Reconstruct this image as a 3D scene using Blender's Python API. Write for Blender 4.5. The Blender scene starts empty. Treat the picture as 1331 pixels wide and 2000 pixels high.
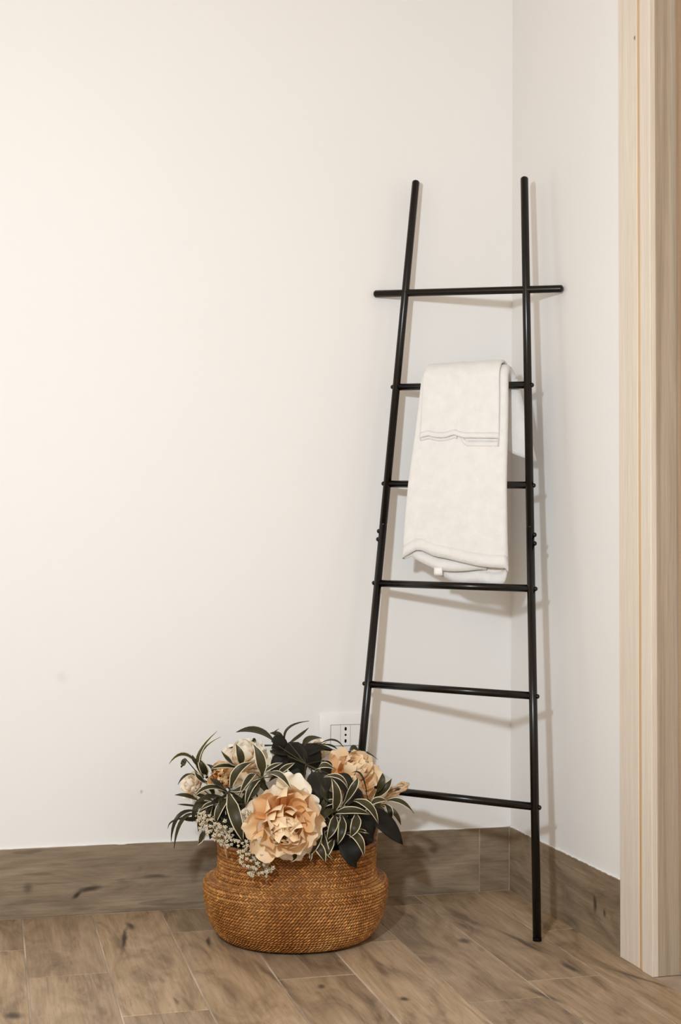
import bpy, bmesh, math, random
from mathutils import Vector, Matrix, Euler, Quaternion, noise

# ------------------------------------------------------------------ camera, light, exposure
scene = bpy.context.scene
COL = scene.collection
W, H = 1331.0, 2000.0
F_PX, YAW, PITCH, ROLL = 2476.17, 0.2666, 0.0538, 0.0097
CAM = Vector((-1.2231, -2.8863, 0.7420))
FW = Vector((math.sin(YAW) * math.cos(PITCH), math.cos(YAW) * math.cos(PITCH), math.sin(PITCH)))
_r = Vector((math.cos(YAW), -math.sin(YAW), 0)); _u = _r.cross(FW)
RT = _r * math.cos(ROLL) + _u * math.sin(ROLL)
UP = -_r * math.sin(ROLL) + _u * math.cos(ROLL)
cd = bpy.data.cameras.new('camera'); co = bpy.data.objects.new('camera', cd); COL.objects.link(co)
cd.sensor_fit = 'VERTICAL'; cd.sensor_height = 36.0; cd.lens = F_PX / H * 36.0; cd.clip_start = 0.02
m = Matrix.Identity(4)
for i in range(3):
    m[i][0], m[i][1], m[i][2], m[i][3] = RT[i], UP[i], -FW[i], CAM[i]
co.matrix_world = m
scene.camera = co

world = bpy.data.worlds.new('world'); scene.world = world; world.use_nodes = True
world.node_tree.nodes['Background'].inputs[0].default_value = (1.0, 0.9, 0.8, 1)
world.node_tree.nodes['Background'].inputs[1].default_value = 0.05

def lamp(name, loc, power, color, radius):
    d = bpy.data.lights.new(name, 'POINT'); d.energy = power; d.color = color; d.shadow_soft_size = radius
    o = bpy.data.objects.new(name, d); COL.objects.link(o); o.location = loc
    return o
lamp('standing_lamp_light', (-1.46, -2.27, 1.23), 116, (0.79, 0.905, 1.0), 0.05)
lamp('ceiling_lamp_light', (-1.75, -1.15, 2.45), 1.6, (1.0, 0.87, 0.72), 0.10)

vs = scene.view_settings
scene.display_settings.display_device = 'sRGB'
vs.view_transform = 'Standard'; vs.look = 'None'; vs.gamma = 1.0; vs.use_curve_mapping = False
vs.exposure = 0.0

# ------------------------------------------------------------------ helpers
def ray(x, y): return FW + RT * ((x - W / 2) / F_PX) - UP * ((y - H / 2) / F_PX)
def at(x, y, Y):
    v = ray(x, y); return CAM + v * ((Y - CAM.y) / v.y)

def lin(c):
    c = c / 255.0
    return c / 12.92 if c <= 0.04045 else ((c + 0.055) / 1.055) ** 2.4
def rgb(r, g, b): return (lin(r), lin(g), lin(b), 1.0)

class MB:
    def __init__(s): s.v = []; s.f = []; s.m = []; s.smooth = True
    def add(s, vs_, fs, mi=0):
        o = len(s.v); s.v += [tuple(p) for p in vs_]
        for f in fs: s.f.append(tuple(i + o for i in f)); s.m.append(mi)
    def box(s, a, b, bev=0.0, mi=0):
        (x0, y0, z0), (x1, y1, z1) = a, b
        if bev <= 0:
            s.add([(x0,y0,z0),(x1,y0,z0),(x1,y1,z0),(x0,y1,z0),(x0,y0,z1),(x1,y0,z1),(x1,y1,z1),(x0,y1,z1)],
                  [(0,3,2,1),(4,5,6,7),(0,1,5,4),(1,2,6,5),(2,3,7,6),(3,0,4,7)], mi)
            return
        bm = bmesh.new(); bmesh.ops.create_cube(bm, size=1.0)
        for v in bm.verts:
            v.co = Vector(((x0 + x1) / 2 + v.co.x * (x1 - x0), (y0 + y1) / 2 + v.co.y * (y1 - y0), (z0 + z1) / 2 + v.co.z * (z1 - z0)))
        bmesh.ops.bevel(bm, geom=bm.edges[:], offset=bev, segments=2, affect='EDGES', profile=0.5)
        bm.verts.index_update()
        s.add([v.co for v in bm.verts], [[v.index for v in f.verts] for f in bm.faces], mi); bm.free()
    def tube(s, pts, rad, n=12, cap=True, mi=0):
        pts = [Vector(p) for p in pts]; k = len(pts)
        if not isinstance(rad, (list, tuple)): rad = [rad] * k
        t0 = (pts[1] - pts[0]).normalized()
        nrm = t0.orthogonal().normalized(); rings = []
        for i in range(k):
            t = (pts[min(i + 1, k - 1)] - pts[max(i - 1, 0)]).normalized()
            nrm = (nrm - t * nrm.dot(t))
            nrm = nrm.normalized() if nrm.length > 1e-6 else t.orthogonal().normalized()
            b = t.cross(nrm)
            rings.append([pts[i] + (nrm * math.cos(2 * math.pi * j / n) + b * math.sin(2 * math.pi * j / n)) * rad[i] for j in range(n)])
        vs_ = [p for r_ in rings for p in r_]; fs = []
        for i in range(k - 1):
            for j in range(n):
                fs.append((i * n + j, i * n + (j + 1) % n, (i + 1) * n + (j + 1) % n, (i + 1) * n + j))
        if cap:
            fs.append(tuple(range(n - 1, -1, -1))); fs.append(tuple((k - 1) * n + j for j in range(n)))
        s.add(vs_, fs, mi)
    def grid(s, rows, mi=0, closed=False):
        nr, nc = len(rows), len(rows[0]); fs = []
        for i in range(nr - 1):
            for j in range(nc if closed else nc - 1):
                fs.append((i * nc + j, i * nc + (j + 1) % nc, (i + 1) * nc + (j + 1) % nc, (i + 1) * nc + j))
        s.add([p for r_ in rows for p in r_], fs, mi)
    def mesh(s, name, mats, smooth=True):
        me = bpy.data.meshes.new(name); me.from_pydata(s.v, [], s.f); me.update()
        for mt in (mats if isinstance(mats, (list, tuple)) else [mats]): me.materials.append(mt)
        for p, mi in zip(me.polygons, s.m): p.material_index = mi; p.use_smooth = smooth
        return me
    def build(s, name, mats, parent=None, smooth=True):
        return link(name, s.mesh(name, mats, smooth), parent)

def link(name, me, parent=None):
    o = bpy.data.objects.new(name, me); COL.objects.link(o)
    if parent: o.parent = parent
    return o
def tag(o, label=None, cat=None, group=None, kind=None):
    if label: o['label'] = label
    if cat: o['category'] = cat
    if group: o['group'] = group
    if kind: o['kind'] = kind
    return o
def empty(name, loc):
    o = bpy.data.objects.new(name, None); COL.objects.link(o); o.location = loc
    o.empty_display_size = 0.02
    return o
def part(mb, name, mats, root, smooth=True):
    """mesh in world coordinates, parented to an un-rotated root empty"""
    off = root.matrix_basis.translation
    mb.v = [(p[0] - off.x, p[1] - off.y, p[2] - off.z) for p in mb.v]
    return mb.build(name, mats, root, smooth)

# ------------------------------------------------------------------ materials
class NT:
    def __init__(s, name):
        s.mat = bpy.data.materials.new(name); s.mat.use_nodes = True; s.t = s.mat.node_tree
        s.b = s.t.nodes['Principled BSDF']
    def n(s, typ, **kw):
        nd = s.t.nodes.new(typ)
        for k, v in kw.items():
            if k.startswith('i_'):
                key = k[2:]; key = int(key) if key.isdigit() else key.replace('_', ' ')
                nd.inputs[key].default_value = v
            else: setattr(nd, k, v)
        return nd
    def l(s, a, b): s.t.links.new(a, b)
    def ramp(s, fac, stops):
        r = s.n('ShaderNodeValToRGB'); e = r.color_ramp.elements
        while len(e) < len(stops): e.new(0.5)
        for x, (p, c) in zip(e, stops): x.position = p; x.color = c
        s.l(fac, r.inputs[0]); return r.outputs[0]
    def mix(s, fac, a, b, mode='MIX'):
        n = s.n('ShaderNodeMix', data_type='RGBA', blend_type=mode)
        for sock, v in ((n.inputs[0], fac), (n.inputs[6], a), (n.inputs[7], b)):
            if hasattr(v, 'links'): s.l(v, sock)
            else: sock.default_value = v
        return n.outputs[2]
    def bump(s, h, strength, dist):
        b = s.n('ShaderNodeBump'); b.inputs['Strength'].default_value = strength; b.inputs['Distance'].default_value = dist
        s.l(h, b.inputs['Height']); s.l(b.outputs[0], s.b.inputs['Normal'])
    def noise(s, vec, scale, detail=4, rough=0.5, dist=0.0):
        n = s.n('ShaderNodeTexNoise'); n.inputs['Scale'].default_value = scale; n.inputs['Detail'].default_value = detail
        n.inputs['Roughness'].default_value = rough; n.inputs['Distortion'].default_value = dist
        if vec is not None: s.l(vec, n.inputs['Vector'])
        return n.outputs['Fac']
    def mapping(s, vec, scale=(1,1,1), loc=(0,0,0), rot=(0,0,0), typ='POINT'):
        m_ = s.n('ShaderNodeMapping', vector_type=typ)
        m_.inputs['Location'].default_value = loc; m_.inputs['Rotation'].default_value = rot; m_.inputs['Scale'].default_value = scale
        s.l(vec, m_.inputs['Vector']); return m_.outputs[0]
    def pos(s): return s.n('ShaderNodeNewGeometry').outputs['Position']
    def marks(s, col, marks):
        """stains, knots and cracks of their own shape, at real places: (loc, rotz, (rx,ry,rz), strength, colour)"""
        p = s.pos()
        wob = s.n('ShaderNodeTexNoise'); wob.inputs['Scale'].default_value = 14; wob.inputs['Detail'].default_value = 3; s.l(p, wob.inputs['Vector'])
        sc = s.n('ShaderNodeVectorMath', operation='MULTIPLY_ADD'); s.l(wob.outputs['Color'], sc.inputs[0])
        sc.inputs[1].default_value = (0.02, 0.02, 0.02); s.l(p, sc.inputs[2])
        sb = s.n('ShaderNodeVectorMath', operation='SUBTRACT'); s.l(sc.outputs[0], sb.inputs[0]); sb.inputs[1].default_value = (0.01, 0.01, 0.01)
        for loc, rot, rad, st, c in marks:
            v = s.mapping(sb.outputs[0], rad, loc, rot, 'TEXTURE')
            ln = s.n('ShaderNodeVectorMath', operation='LENGTH'); s.l(v, ln.inputs[0])
            mr = s.n('ShaderNodeMapRange', interpolation_type='SMOOTHSTEP'); s.l(ln.outputs['Value'], mr.inputs[0])
            mr.inputs[1].default_value = 1.0; mr.inputs[2].default_value = 0.15; mr.inputs[3].default_value = 0.0; mr.inputs[4].default_value = st
            col = s.mix(mr.outputs[0], col, c)
        return col

def plain(name, col, rough=0.6, spec=0.4, metal=0.0, bump=None, var=0.0, vscale=8):
    t = NT(name); t.b.inputs['Roughness'].default_value = rough; t.b.inputs['Specular IOR Level'].default_value = spec
    t.b.inputs['Metallic'].default_value = metal
    p = t.n('ShaderNodeTexCoord').outputs['Object']
    nz = t.noise(p, vscale, 4)
    dark = tuple(c * (1 - var) for c in col[:3]) + (1,); lite = tuple(min(1, c * (1 + var)) for c in col[:3]) + (1,)
    t.l(t.ramp(nz, [(0.3, dark), (0.7, lite)]), t.b.inputs['Base Color'])
    if bump: t.bump(t.noise(p, bump[0], 6, 0.6), bump[1], bump[2])
    return t.mat

def wood(name, axis, light, mid, dark, knots=(), rough=0.5, streak=0.55, tone_lo=0.86, tone_hi=1.10):
    t = NT(name); t.b.inputs['Roughness'].default_value = rough; t.b.inputs['Specular IOR Level'].default_value = 0.35
    rnd = t.n('ShaderNodeObjectInfo').outputs['Random']
    p = t.pos()
    off = t.n('ShaderNodeCombineXYZ'); mu = t.n('ShaderNodeMath', operation='MULTIPLY'); t.l(rnd, mu.inputs[0]); mu.inputs[1].default_value = 37.0
    for i in range(3): t.l(mu.outputs[0], off.inputs[i])
    ad = t.n('ShaderNodeVectorMath', operation='ADD'); t.l(p, ad.inputs[0]); t.l(off.outputs[0], ad.inputs[1])
    sc = [13.0, 13.0, 13.0]; sc[axis] = 3.4
    v = t.mapping(ad.outputs[0], tuple(sc))
    g1 = t.noise(v, 1.0, 6, 0.62, 1.3)
    sc2 = [170.0] * 3; sc2[axis] = 9.0
    g2 = t.noise(t.mapping(ad.outputs[0], tuple(sc2)), 1.0, 4, 0.6, 0.4)
    sc3 = [26.0] * 3; sc3[axis] = 3.0
    g3 = t.noise(t.mapping(ad.outputs[0], tuple(sc3)), 1.0, 3, 0.5, 2.2)
    base = t.ramp(g1, [(0.30, dark), (0.48, mid), (0.68, light)])
    fine = t.ramp(g2, [(0.30, (0.80, 0.80, 0.80, 1)), (0.62, (1.07, 1.07, 1.07, 1))])
    col = t.mix(1.0, base, fine, 'MULTIPLY')
    st = t.ramp(g3, [(0.62, (0, 0, 0, 1)), (0.70, (1, 1, 1, 1))])
    stm = t.n('ShaderNodeMath', operation='MULTIPLY'); t.l(st, stm.inputs[0]); stm.inputs[1].default_value = streak
    col = t.mix(stm.outputs[0], col, tuple(c * 0.55 for c in dark[:3]) + (1,))
    tone = t.ramp(rnd, [(0.0, (tone_lo, tone_lo, tone_lo * 1.01, 1)), (1.0, (tone_hi, tone_hi * .99, tone_hi * .97, 1))])
    col = t.mix(1.0, col, tone, 'MULTIPLY')
    if knots: col = t.marks(col, knots)
    t.l(col, t.b.inputs['Base Color'])
    t.bump(g2, 0.12, 0.002)
    return t.mat

def wall_mat(name, col, marks=()):
    t = NT(name); t.b.inputs['Roughness'].default_value = 0.75; t.b.inputs['Specular IOR Level'].default_value = 0.25
    p = t.pos(); nz = t.noise(p, 1.6, 3)
    c = t.ramp(nz, [(0.3, tuple(x * 0.985 for x in col[:3]) + (1,)), (0.7, col)])
    if marks: c = t.marks(c, marks)
    t.l(c, t.b.inputs['Base Color'])
    t.bump(t.noise(p, 160, 4, 0.6), 0.06, 0.001)
    return t.mat

DK = rgb(38, 30, 24)
KNOTS = [
    ((-0.945, -0.215, 0), (0, 0, -0.12), (0.008, 0.13, 0.05), 0.9, DK),
    ((-0.925, -0.115, 0), (0, 0, 0.1), (0.012, 0.05, 0.05), 0.8, DK),
    ((-0.895, -0.62, 0), (0, 0, 0.0), (0.006, 0.03, 0.05), 0.6, DK),
    ((-0.78, -0.27, 0), (0, 0, -0.1), (0.007, 0.05, 0.05), 0.8, DK),
    ((-1.17, -0.63, 0), (0, 0, 0.3), (0.02, 0.03, 0.05), 0.85, DK),
    ((-0.265, -0.385, 0), (0, 0, 0.2), (0.02, 0.028, 0.05), 0.75, DK),
    ((-0.50, -0.70, 0), (0, 0, 0.3), (0.014, 0.018, 0.05), 0.85, DK),
    ((-0.475, -0.86, 0), (0, 0, -0.3), (0.018, 0.02, 0.05), 0.9, DK),
    ((-0.63, -0.60, 0), (0, 0, -0.2), (0.012, 0.02, 0.05), 0.7, DK),
    ((-0.15, -0.42, 0), (0, 0, 0.15), (0.010, 0.14, 0.05), 0.7, DK),
    ((-0.20, -0.20, 0), (0, 0, 0.1), (0.020, 0.10, 0.05), 0.55, DK),
    ((-0.13, -0.60, 0), (0, 0, 0.0), (0.012, 0.06, 0.05), 0.75, DK),
    ((-0.25, -0.74, 0), (0, 0, 0.3), (0.012, 0.08, 0.05), 0.7, DK),
    ((-0.03, -0.70, 0), (0, 0, 0.4), (0.008, 0.12, 0.05), 0.6, DK),
    ((-0.70, -0.52, 0), (0, 0, 0.15), (0.012, 0.16, 0.05), 0.55, DK),
]
M = {}
M['floor'] = wood('floor_wood_tile', 1, rgb(183, 158, 130), rgb(164, 139, 111), rgb(118, 98, 77), KNOTS, 0.5, 0.42, 0.84, 1.14)
BK = [((-1.005, 0, 0.055), (0, -0.15, 0), (0.045, 0.05, 0.010), 0.85, DK),
      ((-1.03, 0, 0.045), (0, -0.6, 0), (0.014, 0.05, 0.008), 0.9, DK),
      ((-1.135, 0, 0.065), (0, 0, 0), (0.016, 0.05, 0.018), 0.55, DK),
      ((-0.86, 0, 0.075), (0, 0, 0), (0.05, 0.05, 0.006), 0.6, DK),
      ((-0.20, 0, 0.105), (0, 0.3, 0), (0.018, 0.05, 0.012), 0.55, DK)]
RK = [((0, -0.455, 0.075), (0, 0, 0), (0.05, 0.012, 0.022), 0.8, DK),
      ((0, -0.497, 0.07), (0, 0, 0), (0.05, 0.010, 0.012), 0.7, DK)]
M['skirt_x'] = wood('skirting_wood_tile_back', 0, rgb(162, 145, 122), rgb(140, 123, 102), rgb(104, 90, 74), BK, 0.5, 0.4)
M['skirt_y'] = wood('skirting_wood_tile_right', 1, rgb(162, 145, 122), rgb(140, 123, 102), rgb(104, 90, 74), RK, 0.5, 0.4)
M['grout'] = plain('grout', rgb(178, 160, 142), 0.9, 0.1, var=0.5, vscale=5)
M['wall'] = wall_mat('white_wall_paint', rgb(240, 238, 236), [((-1.072, 0, 0.519), (0, 0, 0), (0.018, 0.05, 0.016), 0.10, rgb(150, 140, 135)), ((-0.887, 0, 0.262), (0, 0, 0), (0.005, 0.05, 0.006), 0.5, rgb(150, 140, 130))])
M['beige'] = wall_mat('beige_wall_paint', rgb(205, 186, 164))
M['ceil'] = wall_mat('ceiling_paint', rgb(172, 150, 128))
def casing_mat(name, a, b, c):
    t = NT(name); t.b.inputs['Roughness'].default_value = 0.5; t.b.inputs['Specular IOR Level'].default_value = 0.3
    p = t.pos()
    g = t.noise(t.mapping(p, (60, 60, 1.2)), 1.0, 5, 0.6, 0.5)
    f = t.noise(t.mapping(p, (700, 700, 12)), 1.0, 2, 0.5)
    col = t.ramp(g, [(0.3, c), (0.5, b), (0.7, a)])
    col = t.mix(1.0, col, t.ramp(f, [(0.3, (0.88, 0.88, 0.88, 1)), (0.7, (1.05, 1.05, 1.05, 1))]), 'MULTIPLY')
    col = t.marks(col, [((0, -0.634, 1.839), (0, 0, 0), (0.03, 0.005, 0.007), 0.9, rgb(90, 70, 50))])
    t.l(col, t.b.inputs['Base Color']); t.bump(f, 0.1, 0.001)
    return t.mat
M['casing'] = casing_mat('pale_oak_casing', rgb(234, 223, 209), rgb(230, 218, 203), rgb(226, 211, 194))
M['bead'] = casing_mat('shaded_oak_bead', rgb(226, 196, 158), rgb(216, 182, 142), rgb(196, 160, 120))  # rounded casing edge: its shade is put into this darker orange tone
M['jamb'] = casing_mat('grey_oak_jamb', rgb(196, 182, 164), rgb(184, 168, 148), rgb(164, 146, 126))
M['door'] = casing_mat('brown_oak_door', rgb(190, 166, 140), rgb(176, 150, 124), rgb(150, 124, 98))
M['black'] = plain('black_powder_coat', rgb(15, 11, 8), 0.24, 0.4, bump=(900, 0.05, 0.0005), var=0.1)
M['rubber'] = plain('black_rubber', rgb(13, 10, 8), 0.8, 0.1)
M['plastic'] = plain('white_socket_plastic', rgb(241, 239, 236), 0.35, 0.45, var=0.01)
M['hole'] = plain('socket_hole', rgb(18, 14, 12), 0.8, 0.1)
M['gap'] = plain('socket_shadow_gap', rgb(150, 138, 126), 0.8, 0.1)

def towel_mat():
    t = NT('white_terry'); t.b.inputs['Roughness'].default_value = 0.95; t.b.inputs['Specular IOR Level'].default_value = 0.1
    t.b.inputs['Sheen Weight'].default_value = 0.15
    p = t.n('ShaderNodeTexCoord').outputs['Object']
    n1 = t.noise(p, 420, 3, 0.7); n2 = t.noise(p, 45, 3, 0.5)
    t.l(t.ramp(n2, [(0.3, rgb(234, 231, 228)), (0.7, rgb(240, 238, 236))]), t.b.inputs['Base Color'])
    m_ = t.n('ShaderNodeMath', operation='MULTIPLY_ADD'); t.l(n1, m_.inputs[0]); m_.inputs[1].default_value = 0.5; t.l(n2, m_.inputs[2])
    t.bump(m_.outputs[0], 0.45, 0.004)
    return t.mat
M['towel'] = towel_mat()
M['tag'] = plain('white_satin_tag', rgb(250, 248, 244), 0.5, 0.3)

def straw_mat(name, a, b, c, strand=False):
    t = NT(name); t.b.inputs['Roughness'].default_value = 0.55; t.b.inputs['Specular IOR Level'].default_value = 0.35
    p = t.n('ShaderNodeTexCoord').outputs['Object']
    n1 = t.noise(p, 12, 4); n2 = t.noise(p, 160, 3, 0.7)
    col = t.ramp(n1, [(0.3, a), (0.5, b), (0.72, c)])
    col = t.mix(1.0, col, t.ramp(n2, [(0.3, (0.6, 0.6, 0.6, 1)), (0.65, (1.15, 1.15, 1.15, 1))]), 'MULTIPLY')
    if strand:
        at_ = t.n('ShaderNodeVertexColor', layer_name='strand_tint')
        col = t.mix(1.0, col, t.ramp(at_.outputs[0], [(0.0, (0.72, 0.70, 0.67, 1)), (0.75, (1.0, 1.0, 1.0, 1)), (1.0, (1.4, 1.42, 1.4, 1))]), 'MULTIPLY')
    t.l(col, t.b.inputs['Base Color']); t.bump(n2, 0.3, 0.002)
    return t.mat
M['straw'] = straw_mat('seagrass', rgb(160, 102, 48), rgb(182, 122, 62), rgb(204, 148, 84), True)
M['straw_dark'] = straw_mat('seagrass_core', rgb(112, 66, 28), rgb(126, 78, 36), rgb(140, 92, 48))
M['rope'] = straw_mat('jute_rope', rgb(206, 164, 122), rgb(220, 182, 142), rgb(232, 198, 162))

def leaf_mat(name, a, b, rough=0.45, vein=False):
    t = NT(name); t.b.inputs['Roughness'].default_value = rough; t.b.inputs['Specular IOR Level'].default_value = 0.3
    rnd = t.n('ShaderNodeObjectInfo').outputs['Random']
    p = t.n('ShaderNodeTexCoord').outputs['Object']
    nz = t.noise(p, 25, 3)
    ad = t.n('ShaderNodeMath', operation='MULTIPLY_ADD'); t.l(rnd, ad.inputs[0]); ad.inputs[1].default_value = 0.5; t.l(nz, ad.inputs[2])
    t.l(t.ramp(ad.outputs[0], [(0.35, a), (0.95, b)]), t.b.inputs['Base Color'])
    return t.mat
M['leaf'] = leaf_mat('dark_green_leaf', rgb(32, 29, 16), rgb(64, 58, 34))
M['leafdark'] = leaf_mat('deep_green_leaf', rgb(18, 15, 9), rgb(34, 29, 18), 0.65)
M['margin'] = leaf_mat('cream_leaf_margin', rgb(196, 186, 150), rgb(224, 214, 184))
M['stem'] = leaf_mat('green_stem', rgb(46, 44, 26), rgb(70, 66, 40))
M['moss'] = plain('dark_moss', rgb(30, 26, 18), 0.95, 0.05, var=0.5, vscale=60, bump=(90, 0.8, 0.01))

def petal_mat(name, base, mid, tip):
    """petal colour: runs along the petal from its foot to its rim"""
    t = NT(name); t.b.inputs['Roughness'].default_value = 0.6; t.b.inputs['Specular IOR Level'].default_value = 0.2
    g = t.n('ShaderNodeSeparateXYZ'); t.l(t.n('ShaderNodeTexCoord').outputs['Generated'], g.inputs[0])
    rnd = t.n('ShaderNodeObjectInfo').outputs['Random']
    ad = t.n('ShaderNodeMath', operation='MULTIPLY_ADD'); t.l(rnd, ad.inputs[0]); ad.inputs[1].default_value = 0.16; t.l(g.outputs[2], ad.inputs[2])
    col = t.ramp(ad.outputs[0], [(0.28, base), (0.66, mid), (0.98, tip)])
    t.l(col, t.b.inputs['Base Color'])
    t.b.inputs['Subsurface Weight'].default_value = 0.0
    tr = t.n('ShaderNodeBsdfTranslucent'); t.l(col, tr.inputs['Color'])
    ms = t.n('ShaderNodeMixShader'); ms.inputs[0].default_value = 0.16
    out = t.t.nodes['Material Output']
    t.l(t.b.outputs[0], ms.inputs[1]); t.l(tr.outputs[0], ms.inputs[2]); t.l(ms.outputs[0], out.inputs['Surface'])
    v = t.mapping(t.n('ShaderNodeTexCoord').outputs['Object'], (300, 300, 18))
    t.bump(t.noise(v, 1.0, 2), 0.15, 0.002)
    return t.mat
M['petal_in'] = petal_mat('peach_petal', rgb(244, 172, 98), rgb(251, 208, 152), rgb(253, 229, 194))
M['petal_out'] = petal_mat('cream_petal', rgb(249, 216, 170), rgb(252, 234, 206), rgb(253, 244, 228))
M['petal_orange'] = petal_mat('orange_petal', rgb(226, 150, 76), rgb(240, 186, 118), rgb(248, 220, 176))
M['breath'] = plain('dried_white_floret', rgb(222, 208, 182), 0.8, 0.1, var=0.12, vscale=300)
M['twig'] = plain('grey_green_twig', rgb(96, 92, 68), 0.8, 0.1, var=0.2)

# ------------------------------------------------------------------ room shell
RX0, RY0, CZ = -2.4, -3.6, 2.7
mb = MB(); mb.box((RX0 - .1, RY0 - .1, -0.12), (0.35, 0.1, -0.0009))
floor = tag(mb.build('floor', M['grout'], None, False), kind='structure')
JOINT = [-0.352, -0.660, -0.080, -0.350, -0.545, -0.186, -0.676, -0.427, -0.24, -0.58, -0.05, -0.42, -0.63, -0.30, -0.5, -0.12, -0.4]
PL = 0.67; G = 0.0016
cache = {}
def plank_mesh(w, l, key, mat, t=0.010):
    k = (round(w, 4), round(l, 4), key)
    if k not in cache:
        b = MB(); e = 0.0009
        x, y = w / 2, l / 2
        b.add([(-x,-y,-t),(x,-y,-t),(x,y,-t),(-x,y,-t),(-x,-y,-e),(x,-y,-e),(x,y,-e),(-x,y,-e),
               (-x+e,-y+e,0),(x-e,-y+e,0),(x-e,y-e,0),(-x+e,y-e,0)],
              [(0,3,2,1),(0,1,5,4),(1,2,6,5),(2,3,7,6),(3,0,4,7),(4,5,9,8),(5,6,10,9),(6,7,11,10),(7,4,8,11),(8,9,10,11)])
        cache[k] = b.mesh('plank', mat, False)
    return cache[k]
x1 = 0.0; row = 0
while x1 > RX0:
    x0 = -0.095 - 0.15 * row
    x0c = max(x0, RX0)
    ys = [0.0]; y = JOINT[row % len(JOINT)]
    while y > RY0: ys.append(y); y -= PL
    ys.append(RY0)
    for a, b in zip(ys[:-1], ys[1:]):
        w, l = x1 - x0c - 2 * G, a - b - 2 * G
        o = link('plank', plank_mesh(w, l, 'f', M['floor']), floor)
        o.location = ((x1 + x0c) / 2, (a + b) / 2, 0)
    x1 = x0; row += 1

mb = MB(); mb.box((RX0 - .1, 0.0, -0.1), (0.3, 0.1, CZ)); tag(mb.build('wall_back', M['wall'], None, False), kind='structure')
DY0, DY1, DZ = -0.655, -1.515, 2.10          # door opening in the right-hand wall
mb = MB(); mb.box((0, DY0, -0.1), (0.14, 0.0, CZ)); mb.box((0, DY1, DZ), (0.14, DY0, CZ)); mb.box((0, RY0, -0.1), (0.14, DY1, CZ))
tag(mb.build('wall_right', M['wall'], None, False), kind='structure')
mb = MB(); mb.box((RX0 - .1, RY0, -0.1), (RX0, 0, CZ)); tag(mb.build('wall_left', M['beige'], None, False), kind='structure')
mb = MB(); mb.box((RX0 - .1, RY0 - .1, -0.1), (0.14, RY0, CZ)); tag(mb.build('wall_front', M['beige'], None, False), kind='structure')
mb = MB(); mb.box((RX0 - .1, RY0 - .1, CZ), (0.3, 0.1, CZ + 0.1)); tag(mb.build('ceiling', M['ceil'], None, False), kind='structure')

# skirting: tiles of the same plank, 15 cm high, on a grout bed
BH, BT = 0.150, 0.005
mb = MB(); mb.box((RX0, -BT + .0012, 0), (0, 0.001, BH + 0.0012)); bb = tag(mb.build('baseboard_back', M['grout'], None, False), kind='structure')
xs = [-BT, -0.082, -0.66, -1.33, -2.0, RX0]
for a, b in zip(xs[:-1], xs[1:]):
    mb = MB(); mb.box((b + G, -BT, 0.0012), (a - G, -0.0005, BH), 0.0007); mb.build('skirting_tile', M['skirt_x'], bb, False)
mb = MB(); mb.box((-BT + .0012, -0.562, 0), (0.001, 0, BH + 0.0012)); br = tag(mb.build('baseboard_right', M['grout'], None, False), kind='structure')
mb = MB(); mb.box((-BT, -0.562, 0.0012), (-0.0005, -0.002 - BT, BH), 0.0007); mb.build('skirting_tile', M['skirt_y'], br, False)
# bead of filler where paint meets tile
random.seed(3)
for nm, A, B, pr in (('filler_bead', Vector((RX0, -0.002, BH + .001)), Vector((0, -0.002, BH + .001)), bb), ('filler_bead', Vector((-0.002, 0, BH + .001)), Vector((-0.002, -0.56, BH + .001)), br)):
    n_ = 90; mb = MB()
    mb.tube([A.lerp(B, i / n_) + Vector((0, 0, random.uniform(-.0006, .0012))) for i in range(n_ + 1)], [random.uniform(.0012, .0028) for _ in range(n_ + 1)], 6)
    mb.build(nm, M['plastic'], pr)

# door casing and jamb lining
CX = -0.004
t1 = empty('trim_1', (0, DY0, 0)); tag(t1, kind='structure')
def cas(a, b, name='casing_board', mat='casing', bev=0.002):
    mb = MB(); mb.box(a, b, bev); part(mb, name, M[mat], t1, False)
cas((CX, -0.6425, 0), (0.012, -0.5625, DZ + 0.085))
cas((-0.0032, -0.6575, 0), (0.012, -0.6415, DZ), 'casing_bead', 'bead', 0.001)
cas((CX, -1.606, 0), (0.012, -1.515, DZ + 0.085))
cas((CX, -1.515, DZ), (0.012, -0.655, DZ + 0.085))
t2 = empty('trim_2', (0, DY0, 0)); tag(t2, kind='structure')
def jam(a, b, name='jamb_lining', mat='jamb', bev=0.0012):
    mb = MB(); mb.box(a, b, bev); part(mb, name, M[mat], t2, False)
jam((-0.006, -0.6965, 0), (0.0065, -0.6563, DZ - 0.04), 'jamb_edge', 'casing')
jam((0.006, -0.6962, 0), (0.139, -0.6563, DZ - 0.04))
jam((-0.006, -1.513, 0), (0.0065, -1.474, DZ - 0.04), 'jamb_edge', 'casing')
jam((0.006, -1.513, 0), (0.139, -1.4743, DZ - 0.04))
jam((-0.006, -1.513, DZ - 0.04), (0.139, -0.6563, DZ - 0.001))
d1 = empty('door_1', (0.05, -0.70, 0)); tag(d1, kind='structure')
mb = MB(); mb.box((0.050, -1.472, 0.006), (0.092, -0.698, DZ - 0.042), 0.002); part(mb, 'door_leaf', M['door'], d1, False)
mb = MB(); mb.tube([(0.051, -1.41, 1.02), (0.005, -1.41, 1.02), (0.0, -1.40, 1.02), (0.0, -1.29, 1.02)], 0.009, 12); part(mb, 'door_handle', M['black'], d1)
mb = MB(); mb.tube([(0.0505, -1.41, 1.02), (0.043, -1.41, 1.02)], 0.026, 24); part(mb, 'door_rose', M['black'], d1)

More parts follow.
